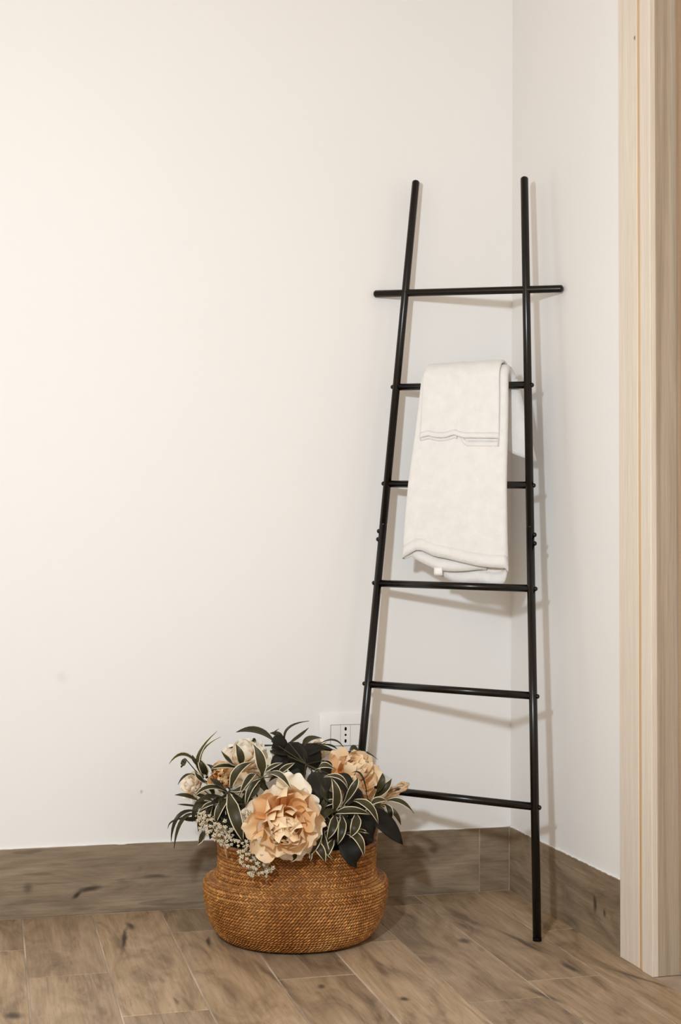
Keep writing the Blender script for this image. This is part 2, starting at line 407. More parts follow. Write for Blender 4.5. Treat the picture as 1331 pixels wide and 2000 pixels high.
# ------------------------------------------------------------------ ladder
LO = Vector((-0.3542, -0.009, 1.4279))
LU = Vector((0.763, -0.6436, -0.0612)).normalized()
LN = Vector((0.635, 0.7638, -0.1155)); LN = (LN - LU * LN.dot(LU)).normalized()
LV = LN.cross(LU)
if LV.z > 0: LV = -LV
def lad(u, v, o=0.0): return LO + LU * u + LV * v - LN * o      # o: towards the room
def zero_v(u): return (LO.z + LU.z * u) / -LV.z
lroot = empty('towel_ladder', (-0.25, -0.35, 0))
tag(lroot, 'black metal leaning towel ladder with crossbar in the room corner', 'ladder')
PR, RR = 0.009, 0.0082
lpost = lambda v: 0.0757 + 0.0165 * (v + 0.0)
lpost = lambda v: 0.0756 + (v) * 0.0165
rpost = lambda v: 0.3722 + (v) * 0.1138
def rounded_tube(a, b, r, name, root, dome0=True, dome1=True, n=20):
    a, b = Vector(a), Vector(b); d = (b - a).normalized(); pts = []; rad = []
    if dome0:
        for k in range(5):
            t = k / 5 * math.pi / 2; pts.append(a + d * r * .75 * (1 - math.cos(math.pi/2 - t) if False else (1 - math.cos(t)) * 0 + (1 - math.cos(t)))); rad.append(r * max(.05, math.sin(t)))
        pts = [a + d * (r * 0.7 * (1 - math.cos(k / 5 * math.pi / 2)) ) for k in range(5)]
        rad = [r * max(.05, math.sin(k / 5 * math.pi / 2)) for k in range(5)]
        pts.append(a + d * r * 0.7); rad.append(r)
    else: pts.append(a); rad.append(r)
    if dome1:
        pts.append(b - d * r * 0.7); rad.append(r)
        for k in range(4, -1, -1):
            pts.append(b - d * (r * 0.7 * (1 - math.cos(k / 5 * math.pi / 2)))); rad.append(r * max(.05, math.sin(k / 5 * math.pi / 2)))
    else: pts.append(b); rad.append(r)
    mb = MB(); mb.tube(pts, rad, n); return part(mb, name, M['black'], root)
def solve_foot(fn):
    v = 1.4
    for _ in range(20): v = zero_v(fn(v)) - 0.0006
    return v
VS = 0.555
for fn, vtop, sgn, vjo in ((lpost, -0.2819, -1, VS), (rpost, -0.2726, 1, VS - 0.012)):
    vf = solve_foot(fn)
    rounded_tube(lad(fn(vtop), vtop), lad(fn(vjo), vjo), PR, 'upper_post', lroot, True, False)
    lp = rounded_tube(lad(fn(vjo + 0.0012), vjo + 0.0012), lad(fn(vf), vf), PR, 'lower_post', lroot, False, False)
    mb = MB(); mb.tube([lad(fn(vjo - 0.01), vjo - 0.01), lad(fn(vjo + 0.01), vjo + 0.01)], PR * 0.82, 16); part(mb, 'splice_sleeve', M['black'], lroot)
    mb = MB(); mb.tube([lad(fn(vf - .006), vf - .006) - Vector((0, 0, 0)), lad(fn(vf - .0015), vf - .0015), lad(fn(vf), vf) ], [PR * 1.02, PR * 1.02, PR * .9], 20); part(mb, 'foot_cap', M['rubber'], lroot)
    bolts = [(0.2293, 0.2227), (0.4603, 0.4504), (0.6924, 0.6782), (0.9227, 0.9080), (1.1524, 1.1383)]
    vb = [b[0 if sgn < 0 else 1] for b in bolts] + [vjo + 0.017, vjo + 0.036]
    for v in vb:
        c = lad(fn(v) + sgn * (PR - 0.001), v); d = LU * sgn
        mb = MB(); mb.tube([c, c + d * .002, c + d * .0042, c + d * .0058, c + d * .0062], [.0052, .0052, .0046, .0026, .0004], 12)
        part(mb, 'bolt_head', M['black'], lroot)
for va, vb_ in ((0.2293, 0.2227), (0.4603, 0.4504), (0.6924, 0.6782), (0.9227, 0.9080), (1.1524, 1.1383)):
    rounded_tube(lad(lpost(va) + PR * .6, va), lad(rpost(vb_) - PR * .6, vb_), RR, 'rung', lroot, False, False)
rounded_tube(lad(-0.006, 0.0), lad(0.4585, 0.0), PR * 0.95, 'crossbar', lroot, True, True)

# ------------------------------------------------------------------ towels
EU = Vector((LU.x, LU.y, 0)).normalized()
EM = Vector((-LN.x, -LN.y, 0)).normalized()      # towards the room
def rung_pt(u): return lad(u, 0.2293 - (u - .081) * 0.0205)
def smooth(a, b, x):
    t = max(0, min(1, (x - a) / (b - a))); return t * t * (3 - 2 * t)

def towel_sheet(path, prof, edges, hem, seed, amp=0.0016):
    """path: (a, depth) across the towel; prof: (m, z, s) outer profile from back hem over the rung to front hem."""
    rows = []
    n = len(prof)
    for i, (mm, z, s) in enumerate(prof):
        p0 = prof[max(i - 1, 0)]; p1 = prof[min(i + 1, n - 1)]
        tx, tz = p1[0] - p0[0], p1[1] - p0[1]; ln = math.hypot(tx, tz) or 1
        nx, nz = -(-tz / ln), -(tx / ln)       # inward normal of the loop
        nx, nz = tz / ln, -tx / ln
        ul, ur = edges(s)
        r_ = []
        for (a, dep) in path:
            u = ul + (ur - ul) * a
            dz = hem(s, a, dep)
            base = rung_pt(0.25) + EU * (u - 0.25)
            p = base + EM * (mm + nx * dep) + Vector((0, 0, z + nz * dep + dz))
            q = Vector((u * 9, z * 7 + seed, dep * 60 + seed))
            w = noise.noise(q) * amp + noise.noise(q * 3.1) * amp * .4
            p += EM * w
            r_.append(p)
        rows.append(r_)
    return rows
def resample(pts, n):
    """Catmull-Rom through pts, n samples"""
    P = [pts[0]] + list(pts) + [pts[-1]]; out = []
    for k in range(n):
        t = k / (n - 1) * (len(pts) - 1); i = min(int(t), len(pts) - 2); f = t - i
        a, b, c, d = P[i], P[i + 1], P[i + 2], P[i + 3]
        out.append(tuple(0.5 * ((2 * b[j]) + (-a[j] + c[j]) * f + (2 * a[j] - 5 * b[j] + 4 * c[j] - d[j]) * f * f + (-a[j] + 3 * b[j] - 3 * c[j] + d[j]) * f ** 3) for j in range(len(b))))
    return out
def loop_profile(R, front, back, zc=0.0):
    """front / back: lists of (m, z); returns (m,z,s): s<0 on the back (0..-1), s>0 on the front (0..1)"""
    top = [(R * math.cos(t), zc + R * math.sin(t)) for t in [math.pi * k / 8 for k in range(8, -1, -1)]]
    pts = list(reversed(back)) + top + front
    nb = len(back); k0 = nb + 4
    pts = [(m_, z_, 0.0) for m_, z_ in pts]
    rs = resample(pts, 70)
    zt = zc + R; zf = front[-1][1]; zb = back[-1][1]; itop = max(range(len(rs)), key=lambda k: rs[k][1])
    return [(a, b, ((zt - b) / (zt - zf)) if k >= itop else -((zt - b) / (zt - zb))) for k, (a, b, _) in enumerate(rs)]

# bath towel
R1 = 0.036
prof = loop_profile(R1, [(0.040, -0.05), (0.048, -0.12), (0.060, -0.20), (0.064, -0.26), (0.064, -0.33), (0.062, -0.395)],
                    [(-0.037, -0.06), (-0.04, -0.11), (-0.044, -0.165)], 0.006)
path = resample([(0.30, 0.027), (0.55, 0.0275), (0.80, 0.0265), (0.95, 0.024), (0.995, 0.015), (0.985, 0.004), (0.90, 0.0), (0.6, -0.0015), (0.3, -0.001), (0.06, 0.0), (0.002, 0.004), (0.02, 0.0095), (0.12, 0.011), (0.4, 0.0125), (0.62, 0.0135), (0.80, 0.017)], 76)
def edges1(s):
    if s >= 0: return 0.158 - 0.036 * s, 0.357 + 0.010 * s
    return 0.160, 0.357 + 0.050 * (-s)
def hem1(s, a, dep):
    k = smooth(0.55, 1.0, abs(s))
    if s > 0:
        h = 0.006 * math.sin(a * 6.0) - 0.020 * a * a
        h += 0.016 * max(0, 1 - abs(a - 0.16) / 0.16)
        h -= 0.030 * smooth(0.002, 0.012, dep) * (1 - 0.75 * smooth(0.35, 0.85, a) * (1 - smooth(0.018, 0.026, dep))) + 0.016 * smooth(0.018, 0.027, dep) * (1 - 0.9 * smooth(0.75, 1.0, a))
        if dep < 0.013 and a < 0.2: h += 0.030 * smooth(0.002, 0.012, dep) * (1 - smooth(0.05, 0.18, a)) * 0.8
        h -= 0.006 * math.sin(a * 14 + 1) * smooth(0.010, 0.027, dep)
        return h * k
    return (0.03 - 0.10 * max(0, a - 0.6)) * k
rows = towel_sheet(path, prof, edges1, hem1, 1.0)
mid = rung_pt(0.25)
bt = empty('bath_towel', (mid.x, mid.y, mid.z))
tag(bt, 'large white terry towel folded in layers hanging down over two ladder rungs', 'towel')
def add_mod(o, th):
    s_ = o.modifiers.new('thickness', 'SOLIDIFY'); s_.thickness = th; s_.offset = 0
mb = MB(); mb.grid(rows); o = part(mb, 'terry_cloth', M['towel'], bt); add_mod(o, 0.0046)
# hem bands: stitched border along the bottom edges
hb = MB()
hr = rows[-3:]
hb.grid([[p + EM * 0.0000 for p in r_] for r_ in hr]); o = part(hb, 'hem', M['towel'], bt); add_mod(o, 0.0051)
# care tag
tc = Vector(rows[-1][min(range(len(path)), key=lambda k: abs(path[k][0] - 0.36) + abs(path[k][1] - 0.0125) * 60)])
ct = MB()
g_ = []
for j in range(4):
    g_.append([tc + EU * (0.020 * (i / 3) - 0.01) + EM * (0.005 + 0.0012 * math.sin(j + i * .5)) + Vector((0, 0, 0.006 - 0.018 * j / 3)) for i in range(4)])
ct.grid(g_); o = part(ct, 'care_tag', M['tag'], bt); add_mod(o, 0.0008)

# hand towel
R2 = 0.0475
prof2 = loop_profile(R2, [(0.0495, -0.035), (0.054, -0.08), (0.0585, -0.122)], [(-0.0485, -0.04), (-0.052, -0.085)], 0.006)
path2 = resample([(0.47, 0.0040), (0.25, 0.0045), (0.05, 0.0055), (0.0, 0.0035), (0.03, 0.0), (0.3, -0.0006), (0.46, -0.0012), (0.50, -0.0002), (0.7, -0.0006), (0.95, 0.0), (0.998, 0.0030), (0.96, 0.0055), (0.75, 0.0046), (0.52, 0.0045)], 64)
def edges2(s): 
    return (0.166 - 0.003 * abs(s), 0.343 + 0.004 * abs(s))
def hem2(s, a, dep):
    k = smooth(0.4, 1.0, abs(s))
    h = -0.008 * a + 0.005 * max(0, 1 - abs(a - 0.10) / 0.10) + 0.007 * max(0, 1 - abs(a - 0.44) / 0.12)
    if dep > 0.003: h -= 0.006 + 0.012 * smooth(0.5, 0.6, a)
    return h * k
rows2 = towel_sheet(path2, prof2, edges2, hem2, 7.0, 0.0010)
ht = empty('hand_towel', (mid.x, mid.y, mid.z + 0.03))
tag(ht, 'small white hand towel folded over the larger towel on the ladder rung', 'towel')
mb = MB(); mb.grid(rows2); o = part(mb, 'terry_cloth', M['towel'], ht); add_mod(o, 0.0030)
hb = MB(); hb.grid(rows2[-3:]); o = part(hb, 'hem', M['towel'], ht); add_mod(o, 0.0034)

# ------------------------------------------------------------------ wall socket
sk = empty('wall_socket', (-0.42, 0, 0.384)); tag(sk, 'white rectangular wall socket plate with three vertical holes behind ladder post', 'socket')
mb = MB(); mb.box((-0.483, -0.009, 0.340), (-0.357, 0.0, 0.429), 0.0035); part(mb, 'cover_plate', M['plastic'], sk)
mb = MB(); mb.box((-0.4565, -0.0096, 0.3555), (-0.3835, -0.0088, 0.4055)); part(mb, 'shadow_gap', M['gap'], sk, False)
for k in range(3):
    x0 = -0.4553 + k * 0.0237
    mb = MB(); mb.box((x0, -0.0105, 0.3570), (x0 + 0.0230, -0.008, 0.4042), 0.0006)
    pm = part(mb, 'socket_module' if k == 1 else 'blank_module', M['plastic'], sk, False)
    if k == 1:
        for z, hz in ((0.3955, 0.0042), (0.3815, 0.0026), (0.3675, 0.0042)):
            mb = MB(); n_ = 16; c = (x0 + 0.0115, z)
            pts = [(c[0] + 0.0026 * math.cos(2 * math.pi * j / n_), -0.0107, c[1] + (hz - .0026) * (1 if j < n_ / 2 else -1) + 0.0026 * math.sin(2 * math.pi * j / n_)) for j in range(n_)]
            mb.add(pts + [(p[0], -0.0095, p[2]) for p in pts], [tuple(range(n_))] + [(j, (j + 1) % n_, n_ + (j + 1) % n_, n_ + j) for j in range(n_)])
            h = part(mb, 'pin_hole', M['hole'], sk, False); h.parent = pm

# ------------------------------------------------------------------ basket
BC = Vector((-0.594, -0.256, 0))
bk = empty('seagrass_basket', BC); tag(bk, 'round brown woven seagrass belly basket holding the flowers', 'basket')
OUT = [(0.135, 0.002), (0.158, 0.006), (0.172, 0.018), (0.182, 0.036), (0.189, 0.060), (0.194, 0.085), (0.196, 0.108), (0.194, 0.120), (0.186, 0.1255),
       (0.176, 0.127), (0.170, 0.136), (0.168, 0.152), (0.168, 0.175), (0.170, 0.196)]
def bdent(a, z):
    """soft, hand-made unevenness of the belly and the neck"""
    d = 1.0 + 0.010 * math.sin(a * 2 + 0.6) + 0.006 * math.sin(a * 5 + 1)
    q = (a - 0.66 + math.pi) % (2 * math.pi) - math.pi          # pressed in where it leans on the ladder post
    d -= 0.085 * math.exp(-(q / 0.30) ** 2) * smooth(0.0, 0.05, z)
    if z > 0.124: d += 0.014 * math.sin(a * 3 + 2.0) * smooth(0.124, 0.18, z)
    return d
def bpt(a, r, z, off=0.0):
    rr = r * 0.985 * bdent(a, z) + off
    return Vector((BC.x + rr * math.cos(a), BC.y + rr * math.sin(a), z + 0.004 * math.sin(a * 2 - 1.0) * smooth(0.03, 0.12, z)))
prof_fine = resample(OUT, 60)
NA = 120
mb = MB()
full = [(0.02, 0.0015)] + prof_fine + [(0.168, 0.199), (0.163, 0.199), (0.161, 0.192), (0.160, 0.155), (0.161, 0.125), (0.155, 0.06), (0.02, 0.05)]
mb.grid([[bpt(2 * math.pi * j / NA, r, z, -0.0022 if 0.02 < r and k < 61 else 0) for j in range(NA)] for k, (r, z) in enumerate(full)], closed=True)
part(mb, 'basket_body', M['straw_dark'], bk)
# woven strands: herringbone rows, too small to pick apart singly
acc = [0.0]
for a, b in zip(prof_fine[:-1], prof_fine[1:]): acc.append(acc[-1] + math.hypot(b[0] - a[0], b[1] - a[1]))
def along(s):
    s = max(0, min(acc[-1], s))
    for i in range(len(acc) - 1):
        if s <= acc[i + 1]:
            f = (s - acc[i]) / max(1e-9, acc[i + 1] - acc[i])
            return tuple(prof_fine[i][j] + (prof_fine[i + 1][j] - prof_fine[i][j]) * f for j in range(2))
    return prof_fine[-1]
random.seed(11)
wv = MB(); tint = []; ROWH = 0.0064; nrow = int(acc[-1] / ROWH)
for rI in range(nrow):
    s0 = rI * ROWH + 0.001; rr, zz = along(s0 + ROWH / 2)
    cnt = int(2 * math.pi * rr / 0.0074)
    sl = 1 if rI % 2 else -1
    if zz < 0.1: sl = 1
    for k in range(cnt):
        a0 = 2 * math.pi * (k + 0.5 * (rI % 2)) / cnt + random.uniform(-.004, .004)
        da = 0.0068 / rr * sl
        secs = []
        wdt = 0.0029 * random.uniform(.85, 1.15); hgt = 0.0026 * random.uniform(.8, 1.3)
        for q in range(4):
            f = q / 3; s_ = s0 + 0.0002 + (ROWH - 0.0004) * f; r_, z_ = along(s_)
            aa = a0 + da * (f - .5); bulge = hgt * math.sin(math.pi * (0.02 + 0.96 * f)) - 0.0004
            ww = wdt / r_ * (0.55 + 0.45 * math.sin(math.pi * f))
            secs.append([bpt(aa - ww, r_, z_, -0.0015), bpt(aa - ww * .4, r_, z_, bulge), bpt(aa + ww * .4, r_, z_, bulge), bpt(aa + ww, r_, z_, -0.0015)])
        wv.grid(secs); tint.append(random.random())
wo = tag(part(wv, 'woven_strands', M['straw'], bk), kind='stuff')
ca = wo.data.color_attributes.new('strand_tint', 'FLOAT_COLOR', 'POINT')
for k, v in enumerate(tint):
    for j in range(16): ca.data[k * 16 + j].color = (v, v, v, 1)
def rope(pts, r, name, root, mat, tw=22):
    pts = resample([tuple(p) for p in pts], 60); pts = [Vector(p) for p in pts]
    mb = MB(); nrm = (pts[1] - pts[0]).orthogonal().normalized()
    st = [[], []]
    for i, p in enumerate(pts):
        t = (pts[min(i + 1, 59)] - pts[max(i - 1, 0)]).normalized(); nrm = (nrm - t * nrm.dot(t)).normalized(); b = t.cross(nrm)
        for k in range(2):
            an = i * tw / 60 * 1.2 + k * math.pi
            st[k].append(p + (nrm * math.cos(an) + b * math.sin(an)) * r * .55)
    for k in range(2): mb.tube(st[k], r * .62, 8)
    return part(mb, name, mat, root)
def c1(cx, cy, Y): return at(320 + cx / 2.662, 1380 + cy / 2.662, Y)
rope([bpt(-0.35, .163, .175), c1(1120, 560, -.27), c1(1165, 478, -.265), c1(1225, 445, -.26), c1(1268, 410, -.25), c1(1240, 402, -.24), c1(1180, 440, -.22), c1(1110, 520, -.19), bpt(0.35, .163, .175)], 0.0048, 'handle', bk, M['rope'])
rope([bpt(math.pi - .35, .163, .175), bpt(math.pi - .25, .175, .215), bpt(math.pi - .1, .19, .235), bpt(math.pi + .1, .19, .235), bpt(math.pi + .25, .175, .215), bpt(math.pi + .35, .163, .175)], 0.0048, 'handle', bk, M['rope'])
# rim braid
mb = MB(); rp = [bpt(2 * math.pi * k / 120, 0.1675, 0.198) for k in range(121)]
mb.tube([p + Vector((0, 0, 0.0008 * math.sin(k * 2.1))) for k, p in enumerate(rp)], [0.0042 + 0.0009 * math.sin(k * 2.6) for k in range(121)], 8, False); part(mb, 'rim_braid', M['straw'], bk)

# moss bed filling the basket
mb = MB(); random.seed(2); rows_ = []
for k in range(9):
    r = 0.150 * math.sin(math.pi / 2 * (k + .02) / 8)
    rows_.append([Vector((BC.x + r * math.cos(2 * math.pi * j / 40), BC.y + r * math.sin(2 * math.pi * j / 40), 0.178 + 0.05 * math.cos(math.pi / 2 * k / 8) + random.uniform(-.006, .006))) for j in range(40)])
rows_.append([Vector((BC.x + .148 * math.cos(2 * math.pi * j / 40), BC.y + .148 * math.sin(2 * math.pi * j / 40), 0.06)) for j in range(40)])
mb.grid(rows_, closed=True)
tag(mb.build('moss_bed', M['moss']), 'dark moss bed inside the woven basket under the flowers', 'moss', kind='stuff')

# ------------------------------------------------------------------ leaves
def bez(a, b, c, n):
    """quadratic curve through b at its middle"""
    ctrl = b * 2 - (a + c) * 0.5
    return [a * ((1 - t) ** 2) + ctrl * (2 * t * (1 - t)) + c * (t * t) for t in [k / (n - 1) for k in range(n)]]
def leaf(root, A, B, Cc, w, kind, name='leaf', facing=None, fold=0.25, n=11):
    """kind 'v': dark blade with cream margins; 'd': plain dark; 'b': broad dark leaf with midrib"""
    P = bez(A, B, Cc, n); mb = MB(); rows_ = []
    face = facing if facing is not None else (CAM - B).normalized() * 0.75 + Vector((0, 0, 0.65)) + Vector((random.uniform(-.35, .35), 0, random.uniform(-.2, .3)))
    for k, p in enumerate(P):
        t = k / (n - 1)
        tan = (P[min(k + 1, n - 1)] - P[max(k - 1, 0)]).normalized()
        side = tan.cross(face)
        side = side.normalized() if side.length > 1e-5 else tan.orthogonal().normalized()
        nr = side.cross(tan).normalized()
        if nr.dot(face) < 0: nr = -nr
        if kind == 'b': prof_ = math.sin(math.pi * min(1, t ** 0.75)) ** 0.8
        else: prof_ = min(1.0, (0.30 + 2.2 * t)) * (1 - max(0, (t - 0.45) / 0.55) ** 2.1)
        hw = max(0.0004, w / 2 * prof_)
        mw = min(0.0017, hw * 0.42) if kind == 'v' else hw * 0.25
        r_ = []
        for x in (-hw, -(hw - mw), -hw * 0.45 if kind != 'v' else -(hw - mw) * .5, 0, hw * 0.45 if kind != 'v' else (hw - mw) * .5, hw - mw, hw):
            lift = abs(x) * fold
            r_.append(p + side * x + nr * (lift - (0.0012 if (x == 0 and kind == 'b') else 0)))
        rows_.append(r_)
    nc = 7
    vs_ = [p for r_ in rows_ for p in r_]
    inner = [(i * nc + j, i * nc + j + 1, (i + 1) * nc + j + 1, (i + 1) * nc + j) for i in range(n - 1) for j in range(1, 5)]
    outer = [(i * nc + j, i * nc + j + 1, (i + 1) * nc + j + 1, (i + 1) * nc + j) for i in range(n - 1) for j in (0, 5)]
    mb.add(vs_, inner, 0); k0 = len(mb.f)
    for f in outer: mb.f.append(f); mb.m.append(1)
    mats = {'v': [M['leaf'], M['margin']], 'd': [M['leaf'], M['leaf']], 'b': [M['leafdark'], M['leafdark']]}[kind]
    o = part(mb, name, mats, root)
    s_ = o.modifiers.new('thickness', 'SOLIDIFY'); s_.thickness = 0.0005; s_.offset = 0
    return o
def stem(root, pts, r=0.0018):
    mb = MB(); P = resample([tuple(p) for p in pts], 14); mb.tube(P, r, 6); part(mb, 'stem', M['stem'], root)

def spray(name, label, node, Yn, leaves, Ys, group, filler=0, kind='v'):
    """node and leaves are read off the photograph and stand at their own depth Y"""
    nd = c1(node[0], node[1], Yn)
    foot = Vector((BC.x + (nd.x - BC.x) * .35, BC.y + (nd.y - BC.y) * .35, 0.19))
    root = empty(name, foot); tag(root, label, 'foliage', group)
    stem(root, [foot - Vector((0, 0, .03)), foot.lerp(nd, .5) + Vector((0, 0, .02)), nd])
    for L in leaves:
        a, b, c, w = L[:4]; k = L[4] if len(L) > 4 else kind; dy = L[5] if len(L) > 5 else Ys
        if not isinstance(dy, tuple): dy = (dy + .012, dy - .008, dy)
        A, B, Cc = c1(*a, Yn * .5 + dy[0] * .5), c1(*b, dy[1]), c1(*c, dy[2])
        leaf(root, A, B, Cc, w / 2.662 / 0.935 / 1000.0, k)
        if (A - nd).length > 0.012: stem(root, [nd, nd.lerp(A, .5), A], 0.0011)
    for _ in range(filler):
        ang = random.uniform(0, 2 * math.pi); ln = random.uniform(.03, .065)
        A = nd.lerp(foot, random.uniform(.1, .75)); d = Vector((math.cos(ang), math.sin(ang) * .7, random.uniform(.0, .8))).normalized()
        Cc = A + d * ln; Cc.z -= .01
        lim = Vector((Cc.x - BC.x, Cc.y - BC.y, 0))
        if lim.length > .16: Cc = Vector((BC.x, BC.y, Cc.z)) + lim * (.16 / lim.length)
        leaf(root, A, A.lerp(Cc, .5) + Vector((0, 0, .012)), Cc, random.uniform(.010, .016), 'd')
    return root
random.seed(5)
GV = 'variegated sprays in the basket'
spray('variegated_spray', 'upright variegated leaf spray at the basket edge beside the small orange bloom', (205, 380), -.27, [
    ((210, 370), (178, 262), (278, 128), 26), ((214, 360), (196, 245), (298, 157), 16), ((190, 325), (108, 250), (28, 298), 32),
    ((228, 372), (205, 318), (180, 268), 44), ((112, 270), (102, 293), (90, 318), 26, 'd'), ((225, 400), (185, 372), (163, 338), 34),
    ((150, 350), (108, 362), (74, 406), 13, 'd'), ((205, 330), (165, 290), (150, 252), 24, 'd'), ((240, 400), (265, 340), (225, 300), 30, 'd')], -.28, GV, 10)
spray('variegated_spray', 'variegated leaf spray with one long leaf hanging over the white dried florets', (340, 440), -.355, [
    ((330, 445), (235, 420), (158, 472), 36), ((350, 425), (385, 335), (465, 288), 46), ((338, 455), (372, 570), (414, 706), 62, 'v', -.43),
    ((340, 470), (292, 530), (268, 618), 44), ((345, 440), (400, 430), (442, 402), 40), ((382, 322), (312, 308), (244, 326), 30),
    ((372, 308), (335, 278), (298, 230), 36), ((405, 310), (398, 250), (374, 194), 46), ((330, 440), (285, 405), (240, 372), 38, 'd'),
    ((300, 470), (230, 470), (165, 500), 30, 'd'), ((310, 500), (235, 510), (190, 545), 30), ((330, 480), (260, 500), (210, 600), 26, 'd')], -.36, GV, 14)
spray('variegated_spray', 'variegated leaf spray arching over the large front peony', (508, 372), -.375, [
    ((512, 362), (505, 278), (466, 196), 54), ((508, 376), (590, 350), (664, 434), 40, 'v', (-.40, -.48, -.52)), ((506, 378), (452, 425), (426, 520), 34),
    ((520, 345), (568, 312), (618, 293), 30), ((588, 362), (632, 322), (682, 293), 36), ((500, 400), (470, 450), (440, 480), 34, 'd'),
    ((480, 350), (440, 380), (390, 470), 40), ((540, 350), (580, 345), (640, 345), 30, 'd')], -.37, GV, 8)
spray('variegated_spray', 'wide variegated leaf spray draping over the basket rim beside the large peony', (890, 560), -.385, [
    ((888, 556), (980, 540), (1078, 562), 42), ((890, 568), (880, 625), (848, 694), 46, 'v', -.43), ((925, 570), (928, 640), (905, 718), 42, 'v', -.43),
    ((1000, 560), (998, 620), (966, 684), 50, 'v', -.435), ((885, 548), (900, 460), (872, 372), 48), ((834, 366), (915, 368), (958, 432), 30),
    ((990, 488), (1068, 520), (1116, 610), 44), ((1068, 520), (1112, 488), (1170, 492), 40), ((858, 632), (808, 660), (760, 714), 38),
    ((884, 690), (862, 735), (846, 788), 34, 'v', -.44), ((762, 712), (812, 740), (840, 816), 46, 'v', -.45), ((945, 660), (1012, 688), (1042, 784), 46, 'v', -.445),
    ((790, 336), (836, 306), (894, 330), 40), ((660, 745), (684, 780), (660, 810), 30, 'v', -.455), ((772, 738), (766, 775), (764, 812), 14, 'v', -.45),
    ((870, 500), (840, 470), (815, 400), 40, 'd'), ((930, 520), (985, 430), (1010, 370), 44), ((900, 540), (840, 560), (790, 640), 44, 'd')], -.40, GV, 10)
spray('variegated_spray', 'variegated leaf spray beside the rope handle on the basket rim', (1090, 505), -.29, [
    ((1160, 490), (1236, 495), (1302, 556), 34), ((1150, 508), (1178, 548), (1172, 608), 36), ((1095, 474), (1150, 428), (1186, 374), 46),
    ((1100, 460), (1132, 400), (1138, 346), 38, 'd'), ((1155, 520), (1204, 556), (1234, 616), 26, 'd'), ((985, 650), (1030, 646), (1068, 664), 20, 'v', -.40),
    ((1080, 520), (1130, 540), (1150, 585), 34, 'd'), ((1060, 480), (1030, 360), (980, 345), 14, 'd', -.31)], -.30, GV, 6)
spray('variegated_spray', 'short variegated leaf spray low in the basket between dried florets and grass blades', (260, 500), -.34, [
    ((262, 505), (230, 545), (238, 625), 36), ((255, 505), (200, 540), (182, 610), 30), ((265, 495), (300, 545), (322, 610), 40), ((258, 492), (205, 470), (150, 452), 34),
    ((262, 490), (250, 440), (215, 395), 36), ((270, 500), (320, 520), (372, 512), 34, 'd'), ((262, 500), (280, 560), (270, 640), 34, 'd'), ((255, 498), (200, 510), (150, 540), 28, 'd')], -.35, GV, 8)
spray('variegated_spray', 'short variegated leaf spray tucked between the large peony and the broad leaves', (790, 560), -.375, [
    ((790, 565), (830, 520), (850, 450), 40, 'd'), ((790, 560), (800, 640), (780, 720), 40, 'd'), ((800, 560), (850, 600), (880, 660), 40), ((795, 550), (860, 500), (940, 500), 36),
    ((800, 580), (830, 680), (880, 760), 38, 'd'), ((810, 600), (800, 700), (745, 790), 34, 'v', -.445), ((830, 640), (840, 730), (880, 800), 34, 'v', -.44)], -.385, GV, 6)
random.seed(9)
spray('drooping_grass_spray', 'thin dark grass blades drooping outside the basket above the skirting', (185, 540), -.27, [
    ((180, 545), (78, 570), (38, 702), 22, 'd'), ((180, 560), (96, 592), (54, 738), 24, 'd'), ((195, 500), (128, 466), (58, 460), 26, 'd'),
    ((190, 520), (120, 512), (72, 508), 12, 'd'), ((200, 575), (140, 588), (88, 575), 30, 'd'), ((205, 640), (200, 680), (173, 724), 38, 'v', -.33),
    ((170, 580), (60, 590), (22, 634), 10, 'd'), ((215, 470), (170, 520), (150, 600), 30, 'd'), ((230, 520), (215, 560), (165, 560), 34, 'd'), ((230, 540), (195, 590), (180, 650), 30, 'd')], -.28, None, 6)
spray('grass_spray', 'thin dark grass blades arching above the broad leaves against the wall', (620, 200), -.19, [
    ((585, 195), (490, 128), (376, 134), 54, 'd', -.2), ((612, 190), (598, 150), (552, 138), 36, 'd'), ((632, 190), (648, 112), (756, 75), 14, 'd'),
    ((645, 195), (700, 158), (754, 110), 24, 'd'), ((600, 165), (575, 140), (600, 116), 9, 'd'), ((725, 225), (752, 172), (822, 164), 40, 'd'),
    ((735, 245), (800, 212), (885, 226), 34, 'd'), ((772, 320), (795, 232), (850, 184), 11, 'd'), ((818, 190), (890, 175), (942, 224), 13, 'd'),
    ((826, 196), (875, 204), (905, 226), 12, 'd'), ((985, 236), (1050, 238), (1114, 276), 12, 'd'), ((965, 240), (988, 215), (1020, 240), 36, 'd'),
    ((340, 215), (400, 200), (440, 192), 12, 'd'), ((480, 200), (470, 175), (455, 180), 24, 'd'), ((1030, 250), (1060, 290), (1095, 335), 10, 'd')], -.19, None, 6)
spray('broad_leaf_branch', 'broad dark green leaves gathered behind the large peony', (740, 300), -.30, [
    ((650, 185), (690, 280), (700, 378), 140), ((720, 215), (770, 265), (795, 335), 125), ((560, 215), (610, 225), (690, 250), 100),
    ((825, 345), (800, 420), (772, 506), 125, 'b', -.38), ((880, 360), (940, 400), (975, 490), 100, 'b', -.33), ((830, 280), (845, 330), (860, 385), 80),
    ((700, 260), (780, 220), (840, 225), 66), ((640, 260), (600, 300), (560, 360), 100), ((740, 330), (690, 350), (640, 380), 90), ((560, 180), (610, 200), (640, 280), 80),
    ((860, 440), (850, 520), (810, 600), 120, 'b', -.36), ((960, 430), (990, 500), (960, 580), 110, 'b', -.35)], -.27, None, 4, 'b')
